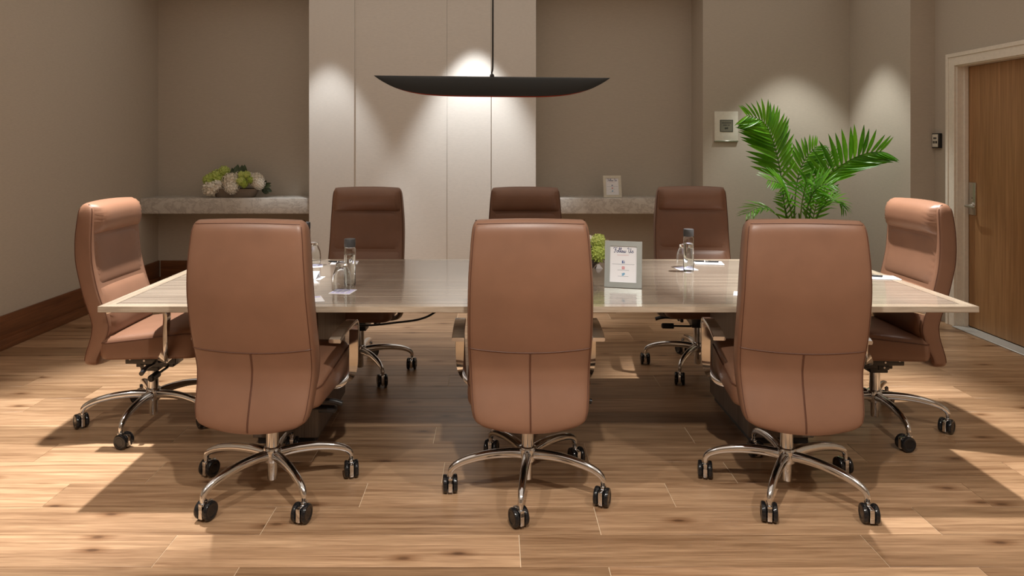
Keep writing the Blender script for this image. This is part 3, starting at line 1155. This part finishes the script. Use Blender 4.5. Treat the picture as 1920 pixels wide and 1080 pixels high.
# ------------------------------------------------------------------ bottles, glasses, papers
bottle_shell = mk('bottle_glass', lathe([(0, .0), (.024, .0), (.0265, .003), (.0272, .010), (.0272, .176), (.026, .182), (.0235, .186), (.0235, .198),
                                         (.0215, .198), (.0215, .186), (.0240, .180), (.0252, .175), (.0252, .010), (.023, .006), (0, .006)], 32), 'glass', True, 30)
bottle_water = mk('bottle_water', lathe([(0, .0062), (.0228, .0064), (.0250, .0105), (.0250, .150), (0, .150)], 32), 'water', True, 30)
bottle_cap = mk('bottle_cap', lathe([(0, .187), (.0262, .187), (.0268, .189), (.0268, .222), (.0255, .225), (0, .225)], 32), 'cap_grey', True, 30)
# inverted tumbler: rim on the table, thick foot on top
glass_me = mk('glass_body', lathe([(.0385, .0), (.0400, .001), (.0425, .030), (.0425, .050), (.0390, .080), (.0290, .104), (.0265, .110), (.0275, .122), (.0265, .125), (0, .125),
                                   (0, .112), (.0235, .108), (.0265, .1015), (.0370, .078), (.0408, .050), (.0408, .030), (.0380, .0008)], 32, True), 'glass', True, 30)


def bottle(px, py, label):
    p = on_plane(px, py, TZ)
    root = empty('water_bottle', (p.x, p.y, TZ + 0.0002), 0, label, 'bottle', 'water bottles on the table')
    b = link('bottle_glass', bottle_shell, root)
    link('bottle_water', bottle_water, b)
    tag(link('bottle_cap', bottle_cap, root), 'dark grey screw cap')
    return root


def coaster(px, py, rz, label, mat='paper_lilac'):
    p = on_plane(px, py, TZ)
    o = empty('paper_coaster', (p.x, p.y, TZ + 0.0002), R(rz), label, 'coaster', 'paper coasters under the glasses')
    box('coaster_sheet', (-0.05, -0.05, 0), (0.05, 0.05, 0.0012), 'paper_white', o)
    pr = box('printed_band', (-0.046, -0.046, 0.0012), (0.046, 0.046, 0.0014), mat, o)
    ribs = [[(-0.03 + 0.012 * k, -0.03), (-0.03 + 0.012 * k, 0.03)] for k in range(6)]
    vs_, fs_ = [], []
    for st in ribs[::2]:
        n0 = len(vs_)
        (a, b), (c, d) = st
        vs_ += [(a - 0.003, b, 0.0015), (a + 0.003, b, 0.0015), (c + 0.003, d, 0.0015), (c - 0.003, d, 0.0015)]
        fs_.append((n0, n0 + 1, n0 + 2, n0 + 3))
    mesh_obj('print_mark', vs_, fs_, 'paper_white', o)
    return o


def tumbler(px, py, label, z=TZ + 0.0018):
    p = on_plane(px, py, z)
    o = empty('drinking_glass', (p.x, p.y, z), 0, label, 'glass', 'upturned drinking glasses')
    link('glass_body', glass_me, o)
    return o


def notepad(px, py, rz, w, d, label, pages=3, pen_label=None, band=False):
    p = on_plane(px, py, TZ)
    o = empty('notepad', (p.x, p.y, TZ + 0.0002), R(rz), label, 'notepad', 'notepads on the table')
    for k in range(pages):
        box('sheet', (-w / 2 + 0.0006 * k, -d / 2 - 0.0007 * k, 0.0012 * k), (w / 2 + 0.0006 * k, d / 2 - 0.0005 * k, 0.0012 * k + 0.0011), 'paper_white', o)
    if band:
        box('printed_band', (-w / 2 + 0.004, d / 2 - 0.03, 0.0012 * pages), (w / 2 - 0.004, d / 2 - 0.006, 0.0012 * pages + 0.0003), 'paper_lilac', o)
    return o


pen_body = mk('pen_barrel', tube([(-0.070, 0, 0.0045), (-0.068, 0, 0.0045), (0.052, 0, 0.0045), (0.066, 0, 0.0045), (0.072, 0, 0.0045)], [0.003, 0.0045, 0.0045, 0.003, 0.0008], 10), 'black_gloss')
pen_clip = box_mesh('pen_clip', (-0.066, -0.0014, 0.0088), (-0.026, 0.0014, 0.0100), 'satin_steel')
pen_band = mk('pen_band', tube([(0.004, 0, 0.0045), (0.009, 0, 0.0045)], 0.0048, 10), 'satin_steel')


def pen(x, y, rz, label, z):
    o = empty('pen', (x, y, z), R(rz), label, 'pen', 'pens on the notepads')
    link('pen_barrel', pen_body, o)
    link('pen_clip', pen_clip, o)
    link('pen_band', pen_band, o)
    return o


# setting near the corner chair with its back turned
bottle(656, 536, 'clear water bottle with grey cap beside the upturned glass on its coaster')
coaster(643, 547, -8, 'lilac printed coaster under the glass in front of the bottle')
tumbler(641, 544, 'upturned glass standing in front of the grey-capped bottle')
nb = notepad(646, 493, 6, 0.15, 0.10, 'notepad with lilac band lying behind the bottle and glass', 2, band=True)
pen(nb.location.x - 0.03, nb.location.y - 0.01, 160, 'black pen on the notepad behind the bottle and glass', TZ + 0.0032)
bottle(573, 490, 'water bottle half hidden by the corner chair back, next to a glass')
coaster(588, 499, 12, 'lilac coaster under the glass peeking out behind the corner chair')
tumbler(587, 497, 'upturned glass peeking out from behind the corner chair back')
# folded tent card
p = on_plane(592, 522, TZ)
tc_ = empty('tent_card', (p.x - 0.05, p.y, TZ + 0.0002), R(-4), 'white folded tent card lying beside the corner chair back', 'card')
for nm, pts in (('card_base', [(-0.10, -0.035, 0), (0.085, -0.035, 0), (0.085, 0.05, 0), (-0.10, 0.05, 0)]),
                ('card_flap', [(-0.10, -0.033, 0.001), (0.06, -0.033, 0.001), (0.06, 0.035, 0.030), (-0.10, 0.035, 0.030)]),
                ('card_back', [(-0.10, 0.035, 0.030), (0.06, 0.035, 0.030), (0.06, 0.048, 0.001), (-0.10, 0.048, 0.001)])):
    vv = [Vector(q) for q in pts]
    nrm = (vv[1] - vv[0]).cross(vv[3] - vv[0]).normalized() * 0.0008
    mesh_obj(nm, vv + [q + nrm for q in vv], [(0, 1, 2, 3), (7, 6, 5, 4), (0, 4, 5, 1), (1, 5, 6, 2), (2, 6, 7, 3), (3, 7, 4, 0)], 'paper_white', tc_)
pen(p.x - 0.075, p.y + 0.085, 150, 'black pen behind the white tent card', TZ + 0.0004)
np2 = notepad(572, 563, 22, 0.15, 0.11, 'lilac-banded sheet beside the corner chair back at the table edge', 2, band=True)

# setting in front of the chair by the palm
bottle(1291, 509, 'clear water bottle with grey cap in front of the notepad with pen')
coaster(1286, 504, 8, 'lilac coaster under the glass behind the bottle at the palm side')
tumbler(1283, 501, 'upturned glass hidden behind the bottle at the palm side')
nb = notepad(1328, 494, -8, 0.155, 0.11, 'white notepad with black pen beside the bottle at the palm side', 4)
pen(nb.location.x - 0.01, nb.location.y + 0.012, 168, 'black pen on the white notepad beside the bottle', TZ + 0.0052)
# corner of a pad beside the chair nearest the door end
notepad(1404, 553, -20, 0.13, 0.09, 'white pad peeking out beside the chair back near the door end', 3)
nb = notepad(1641, 521, -6, 0.21, 0.10, 'white notepad at the table end by the door-side chair', 3)
pen(nb.location.x - 0.03, nb.location.y + 0.02, 160, 'dark pen on the notepad at the door-side table end', TZ + 0.004)
# small folded white card behind the flowers
p = on_plane(1124, 505, TZ)
tent = empty('name_card', (p.x, p.y + 0.03, TZ + 0.0002), R(10), 'small white folded card between the flowers and the sign frame', 'card')
for nm, s in (('card_face', -1), ('card_back', 1)):
    vv = [Vector((-0.022, s * 0.018, 0)), Vector((0.018, s * 0.018, 0)), Vector((0.004, 0, 0.022)), Vector((-0.008, 0, 0.022))]
    nrm = (vv[1] - vv[0]).cross(vv[3] - vv[0]).normalized() * 0.0007
    mesh_obj(nm, vv + [q + nrm for q in vv], [(0, 1, 2, 3), (7, 6, 5, 4), (0, 4, 5, 1), (1, 5, 6, 2), (2, 6, 7, 3), (3, 7, 4, 0)], 'paper_white', tent)


# ------------------------------------------------------------------ flower arrangements
def bloom_mesh(name, mat, seed, n=90, fr_=0.23, ruffle=False):
    """unit hydrangea head: many four-petalled florets over a ball"""
    rg = random.Random(seed)
    verts, faces = [], []
    # inner ball
    bm = bmesh.new()
    bmesh.ops.create_icosphere(bm, subdivisions=2, radius=0.86)
    for vv in bm.verts:
        verts.append(tuple(vv.co))
    bm.verts.ensure_lookup_table()
    for fc in bm.faces:
        faces.append(tuple(x.index for x in fc.verts))
    bm.free()
    ga = math.pi * (3 - math.sqrt(5))
    for i in range(n):
        z = 1 - 2 * (i + 0.5) / n
        r = math.sqrt(1 - z * z)
        d = Vector((r * math.cos(ga * i), r * math.sin(ga * i), z))
        a = d.cross(Vector((0.3, 0.2, 1))).normalized()
        b = d.cross(a)
        off = rg.uniform(0, 1.5)
        rad = rg.uniform(0.92, 1.06)
        for k in range(4):
            t = off + k * math.pi / 2
            q = a * math.cos(t) + b * math.sin(t)
            s = -a * math.sin(t) + b * math.cos(t)
            c0 = d * rad * 0.94
            L = fr_ * rg.uniform(0.85, 1.1)
            lift = 0.10 if not ruffle else rg.uniform(0.0, 0.28)
            n0 = len(verts)
            verts += [tuple(c0), tuple(c0 + q * L * 0.6 + s * L * 0.42 + d * lift * 0.5), tuple(c0 + q * L + d * lift), tuple(c0 + q * L * 0.6 - s * L * 0.42 + d * lift * 0.5)]
            faces.append((n0, n0 + 1, n0 + 2, n0 + 3))
    return mk(name, (verts, faces), mat, True, 30)


BLW = bloom_mesh('bloom', 'petal_white', 1)
BLG = bloom_mesh('bloom', 'petal_green', 2, 60, 0.30, True)
BLR = bloom_mesh('bloom', 'petal_white', 3, 26, 0.55, True)


def leaf_unit(name, mat, ratio=0.16, segs=6, droop=0.12, fold=0.25):
    """lanceolate leaf along +Y, folded along its midrib"""
    verts, faces = [], []
    for i in range(segs + 1):
        t = i / segs
        w = ratio * (math.sin(math.pi * min(1, t * 0.93 + 0.07)) ** 0.8) * (1 - 0.25 * t)
        if i == segs:
            w = 0.004
        z = -droop * t * t
        verts += [(-w / 2, t, z + w * fold), (0, t, z), (w / 2, t, z + w * fold)]
    for i in range(segs):
        a = 3 * i
        faces += [(a, a + 1, a + 4, a + 3), (a + 1, a + 2, a + 5, a + 4)]
    me = bpy.data.meshes.new(name)
    me.from_pydata(verts, [], faces)
    me.materials.append(MATS[mat])
    me.shade_smooth()
    return me


LEAFD = leaf_unit('leaf', 'leaf_dark', 0.55, 6, 0.2, 0.2)


def long_bowl(L, Wd, H, flare, wall, mat, name, parent):
    def ring(a, b, z):
        return [(a * math.copysign(abs(math.cos(t)) ** 0.55, math.cos(t)), b * math.copysign(abs(math.sin(t)) ** 0.55, math.sin(t)), z) for t in [2 * math.pi * k / 40 for k in range(40)]]
    a0, b0 = L - flare, Wd - flare * 0.6
    rings = [ring(a0 * 0.97, b0 * 0.97, 0), ring(a0, b0, 0.004), ring(L - wall, Wd - wall, H - 0.002), ring(L - wall, Wd - wall, H), ring(L - 2.2 * wall, Wd - 2.2 * wall, H), ring(L - 2.2 * wall, Wd - 2.2 * wall, H - 0.02)]
    v, f = ring_loft(rings)
    return mesh_obj(name, v, f, mat, parent, True)


def place_leaf(parent, me, base, d, up, length, width=1.0, name='leaf'):
    d = d.normalized()
    s = d.cross(up).normalized()
    u = s.cross(d).normalized()
    M = Matrix((s, d, u)).transposed().to_4x4()
    M = Matrix.Translation(base) @ M @ Matrix.Diagonal((length * width, length, length, 1))
    o = bpy.data.objects.new(name, me)
    C.objects.link(o)
    o.parent = parent
    o.matrix_local = M
    return o


# shelf planter
fa = empty('flower_planter', (at_depth(443, 370, 7.10).x, 7.08, 0.8925), 0, 'white and lime flowers in a low stone planter on the marble shelf', 'flowers')
long_bowl(0.24, 0.09, 0.085, 0.05, 0.006, 'planter_stone', 'planter', fa)
S = 7.08 / FPX


def put_bloom(parent, me, x, y, z, r, sq=1.0, seed=0, name='bloom'):
    rg = random.Random(seed)
    o = link(name, me, parent, (x, y, z), (rg.uniform(0, 6), rg.uniform(0, 6), rg.uniform(0, 6)))
    o.scale = (r, r, r * sq)
    return o


# (px, py, radius px, kind, depth offset)
for i, (px, py, r, k, dy) in enumerate(((438, 340, 16, 'w', -0.05), (441, 350, 14, 'w', -0.07), (484, 338, 14, 'w', -0.03), (491, 344, 11, 'w', -0.06), (403, 353, 13, 'r', -0.08), (415, 347, 10, 'r', -0.05),
                                        (396, 338, 11, 'g', -0.03), (408, 331, 12, 'g', 0.0), (421, 322, 10, 'g', 0.01), (413, 338, 11, 'g', -0.02), (458, 327, 6, 'g', -0.06), (468, 328, 7, 'g', -0.06),
                                        (459, 339, 8, 'g', -0.08), (465, 344, 7, 'g', -0.09), (477, 337, 6, 'g', -0.085), (468, 333, 10, 'w', 0.0), (450, 333, 12, 'w', 0.02))):
    me = {'w': BLW, 'r': BLR, 'g': BLG}[k]
    put_bloom(fa, me, (px - 443) * S, dy, (370 - py) * S, r * S, 1.0, i)
rg = random.Random(9)
for k in range(26):
    px = rg.choice([441, 447, 459, 461, 498, 502, 500, 496, 390, 430, 480])
    b = Vector(((px - 443) * S * 0.86, rg.uniform(-0.03, 0.04), 0.10))
    tip = Vector(((px - 443) * S + rg.uniform(-0.02, 0.03), rg.uniform(-0.05, 0.05), (370 - rg.uniform(313, 330)) * S if 435 < px < 470 else rg.uniform(0.05, 0.16)))
    dvec = tip - b
    place_leaf(fa, LEAFD, b + dvec * 0.4, dvec, Vector((0.1, -1, 0.3)), dvec.length * 0.6 + 0.03)

# table centrepiece
ctx = 0.295
fb = empty('flower_centrepiece', (ctx, 3.74, TZ + 0.0003), 0, 'lime and white flowers in a dark bowl on the table', 'flowers')
long_bowl(0.25, 0.10, 0.085, 0.07, 0.006, 'bowl_dark', 'bowl', fb)
for i, (x, y, z, r, k) in enumerate(((0.232, -0.03, 0.175, 0.036, 'g'), (0.228, -0.06, 0.118, 0.042, 'g'), (0.275, 0.0, 0.135, 0.042, 'w'), (0.262, 0.02, 0.09, 0.034, 'w'), (0.19, 0.03, 0.16, 0.04, 'w'), (0.12, -0.03, 0.16, 0.06, 'w'),
                                     (0.05, 0.03, 0.17, 0.045, 'g'), (0.04, -0.05, 0.12, 0.045, 'g'), (-0.03, 0.0, 0.16, 0.06, 'w'), (-0.11, 0.03, 0.15, 0.05, 'g'), (-0.12, -0.05, 0.12, 0.045, 'w'), (-0.19, 0.0, 0.13, 0.055, 'w'), (-0.235, -0.03, 0.11, 0.04, 'g'))):
    put_bloom(fb, {'w': BLW, 'g': BLG}[k], x, y, z, r, 1.0, 40 + i)
for k in range(16):
    b = Vector((rg.uniform(-0.2, 0.2), rg.uniform(-0.05, 0.05), 0.08))
    dvec = Vector((rg.uniform(-0.5, 0.5), rg.uniform(-0.7, 0.7), 0.5))
    place_leaf(fb, LEAFD, b, dvec, Vector((0, 0, 1)), 0.11)

# ------------------------------------------------------------------ palm
PX, PYp = 2.76, 6.36
palm = empty('potted_palm', (PX, PYp, 0), 0, 'green potted palm with arching fronds in the spot-lit corner', 'plant')
v, f = lathe([(0, 0), (.15, 0), (.16, .01), (.195, .40), (.205, .42), (.205, .46), (.19, .46), (.185, .41), (0, .41)], 36)
mesh_obj('pot', v, f, 'pot_dark', palm, True)
v, f = lathe([(0, .425), (.10, .428), (.186, .418), (.186, .40), (0, .40)], 24)
mesh_obj('soil', v, f, 'soil', palm, True)
LEAF = leaf_unit('leaflet', 'palm_leaf', 0.16, 6, 0.12, 0.30)
LEAFN = leaf_unit('leaflet', 'palm_leaf', 0.115, 6, 0.22, 0.30)


def frond(px_pts, length, n, start=0.25, up=Vector((0, -1, 0)), swept=0.55, me=LEAF, lmul=(1, 1), taper=0.45, seed=0, sweeps=None):
    """px_pts: (photo px, photo py, depth offset) along the rachis"""
    rg = random.Random(seed)
    pts = [at_depth(a, b, PYp + d) - Vector((PX, PYp, 0)) for a, b, d in px_pts]
    path = catmull(pts, 8)
    m = len(path)
    v, f = tube(path, [0.0075 * (1 - 0.75 * i / m) for i in range(m)], 6)
    fr_o = mesh_obj('frond', v, f, 'palm_stem', palm, True)
    for i in range(n):
        t = start + (1 - start) * (i + 0.5) / n
        k = min(int(t * (m - 1)), m - 2)
        p = path[k].lerp(path[k + 1], t * (m - 1) - k)
        tg = (path[k + 1] - path[k]).normalized()
        side = tg.cross(up).normalized()
        L0 = length * (0.55 + 0.45 * math.sin(math.pi * min(1, (t - start) / (1 - start) * 0.8 + 0.18))) * (1 - taper * ((t - start) / (1 - start)) ** 2)
        for s, lm in ((-1, lmul[0]), (1, lmul[1])):
            sw = (swept if sweeps is None else sweeps[0 if s < 0 else 1]) + 0.5 * (t - start) / (1 - start)
            d = side * s + tg * sw + up * rg.uniform(0.0, 0.25) + Vector((rg.uniform(-.06, .06), rg.uniform(-.06, .06), rg.uniform(-.06, .06)))
            place_leaf(fr_o, me, p, d, up if up.length else Vector((0, 0, 1)), L0 * lm * rg.uniform(0.92, 1.06), 1.0, 'leaflet')
    return fr_o


base = (1504, 470, 0)
frond([(1487, 560, 0), (1478, 440, 0), (1470, 380, -0.02), (1464, 328, -0.04), (1455, 284, -0.06), (1444, 250, -0.08), (1428, 226, -0.10), (1400, 217, -0.14)], 0.36, 22, 0.40, Vector((0.15, -1, 0.25)), 0.55, LEAF, (1.05, 0.78), 0.30, 1, (0.62, 0.75))
frond([(1502, 560, 0), (1516, 420, 0), (1528, 365, -0.03), (1549, 335, -0.12), (1574, 313, -0.22), (1600, 297, -0.32), (1626, 287, -0.40), (1652, 284, -0.48)], 0.33, 15, 0.36, Vector((-0.1, -1, 0.3)), 0.6, LEAF, (0.92, 1.05), 0.22, 2, (0.35, 1.5))
frond([(1496, 560, 0), (1490, 420, 0.02), (1492, 360, 0.03), (1500, 320, 0.02), (1514, 292, 0.0), (1532, 274, -0.03)], 0.26, 14, 0.40, Vector((-0.4, -0.9, 0.2)), 0.7, LEAF, (0.9, 0.9), 0.35, 3)
frond([(1506, 560, 0), (1522, 440, 0.05), (1540, 380, 0.06), (1552, 320, 0.08), (1556, 285, 0.08)], 0.22, 12, 0.45, Vector((0.2, -1, 0.2)), 0.8, LEAF, (1.0, 1.0), 0.35, 4)
frond([(1484, 560, -0.02), (1468, 430, -0.06), (1450, 398, -0.10), (1424, 390, -0.14), (1400, 402, -0.18)], 0.20, 11, 0.42, Vector((0.1, -0.3, 1)), 0.8, LEAFN, (1, 1), 0.3, 5)
frond([(1508, 560, -0.02), (1526, 430, -0.08), (1545, 385, -0.12), (1568, 376, -0.16), (1584, 392, -0.20)], 0.19, 12, 0.40, Vector((0, -0.4, 1)), 0.7, LEAFN, (1, 1), 0.3, 6)
frond([(1494, 560, -0.02), (1486, 420, -0.10), (1476, 370, -0.16), (1462, 345, -0.22), (1440, 338, -0.28)], 0.24, 12, 0.40, Vector((0.3, -0.6, 0.8)), 0.6, LEAFN, (1, 1), 0.3, 7)
frond([(1504, 560, -0.02), (1510, 420, -0.12), (1520, 372, -0.20), (1536, 350, -0.28), (1560, 345, -0.34)], 0.24, 12, 0.40, Vector((-0.3, -0.6, 0.8)), 0.6, LEAFN, (1, 1), 0.3, 8)
frond([(1498, 560, -0.02), (1500, 430, -0.10), (1504, 380, -0.16), (1510, 350, -0.22), (1512, 335, -0.30)], 0.22, 12, 0.40, Vector((0, -0.7, 0.7)), 0.5, LEAFN, (1, 1), 0.3, 9)
frond([(1490, 560, 0.02), (1480, 450, 0.02), (1476, 410, 0.0), (1470, 380, -0.02), (1462, 362, -0.05)], 0.16, 9, 0.40, Vector((0.4, -1, 0.2)), 0.6, LEAF, (1, 1), 0.3, 10)
frond([(1500, 560, -0.05), (1512, 450, -0.05), (1524, 410, -0.07), (1530, 385, -0.09), (1535, 368, -0.12)], 0.16, 9, 0.40, Vector((-0.3, -1, 0.2)), 0.6, LEAF, (1, 1), 0.3, 11)
# bare canes
for k, (a, b) in enumerate(((1476, 405), (1488, 395), (1498, 400), (1508, 395), (1518, 402))):
    q0 = Vector((rg.uniform(-0.07, 0.07), rg.uniform(-0.06, 0.06), 0.41))
    q1 = at_depth(a, b, PYp + rg.uniform(-0.06, 0.03)) - Vector((PX, PYp, 0))
    v, f = tube(catmull([q0, q0.lerp(q1, 0.5) + Vector((rg.uniform(-.01, .01), 0, 0)), q1], 4), [0.011, 0.011, 0.010, 0.010, 0.009, 0.009, 0.008, 0.008, 0.007], 8)
    mesh_obj('cane', v, f, 'palm_stem', palm, True)

# ------------------------------------------------------------------ wall fittings
s0 = at_depth(1339, 266, YC)
s1 = at_depth(1383, 209, YC)
sign = empty('wall_sign', ((s0.x + s1.x) / 2, YC, (s0.z + s1.z) / 2), 0, 'white wall sign with grey printed plaque beside the palm', 'sign')
w2, h2 = (s1.x - s0.x) / 2, (s1.z - s0.z) / 2
box('sign_panel', (-w2, -0.014, -h2 + 0.012), (w2, -0.001, h2), 'acrylic_white', sign, 0.003, 2)
box('sign_tray', (-w2 - 0.002, -0.020, -h2), (w2 + 0.002, -0.001, -h2 + 0.012), 'satin_steel', sign, 0.002, 1)
pl = box('plaque', (-0.062, -0.017, -0.050), (0.064, -0.014, 0.066), 'plaque_grey', sign, 0.001, 1)
sq = [[(-0.058, -0.046), (0.060, -0.046)], [(-0.058, 0.062), (0.060, 0.062)], [(-0.058, -0.046), (-0.058, 0.062)], [(0.060, -0.046), (0.060, 0.062)]]
ribbon(sq, 0.004, -0.0172, 'print_black', 'plaque_border', pl)
ribbon([line(-0.044, 0.046, 0.036)], 0.005, -0.0172, 'print_black', 'plaque_line', pl)
ribbon([line(-0.030, 0.006, 0.014), line(0.012, 0.032, 0.014)], 0.005, -0.0172, 'print_black', 'plaque_line', pl)
ribbon([oval(-0.008, -0.017, 0.006, 0.006, 10), oval(0.008, -0.015, 0.005, 0.005, 10)], 0.006, -0.0172, 'print_black', 'plaque_mark', pl)

Yd = 5.84
dv = empty('wall_switch', (XR, Yd, 1.445), 0, 'small black-framed switch with pale label beside the door', 'switch')
box('switch_body', (-0.030, -0.058, -0.060), (-0.0005, 0.034, 0.060), 'black_plastic', dv, 0.003, 1)
lab = box('switch_label', (-0.0315, -0.048, -0.050), (-0.030, 0.026, 0.052), 'acrylic_white', dv)
vs_, fs_ = [], []
for y_a, y_b, z_a, z_b in ((-0.030, -0.014, 0.012, 0.028), (-0.010, 0.010, 0.012, 0.028), (-0.040, -0.022, -0.022, -0.002), (-0.018, -0.002, -0.022, -0.002), (0.002, 0.018, -0.022, -0.002)):
    n0 = len(vs_)
    vs_ += [(-0.0317, y_a, z_a), (-0.0317, y_b, z_a), (-0.0317, y_b, z_b), (-0.0317, y_a, z_b)]
    fs_.append((n0, n0 + 1, n0 + 2, n0 + 3))
mesh_obj('label_print', vs_, fs_, 'print_black', lab)
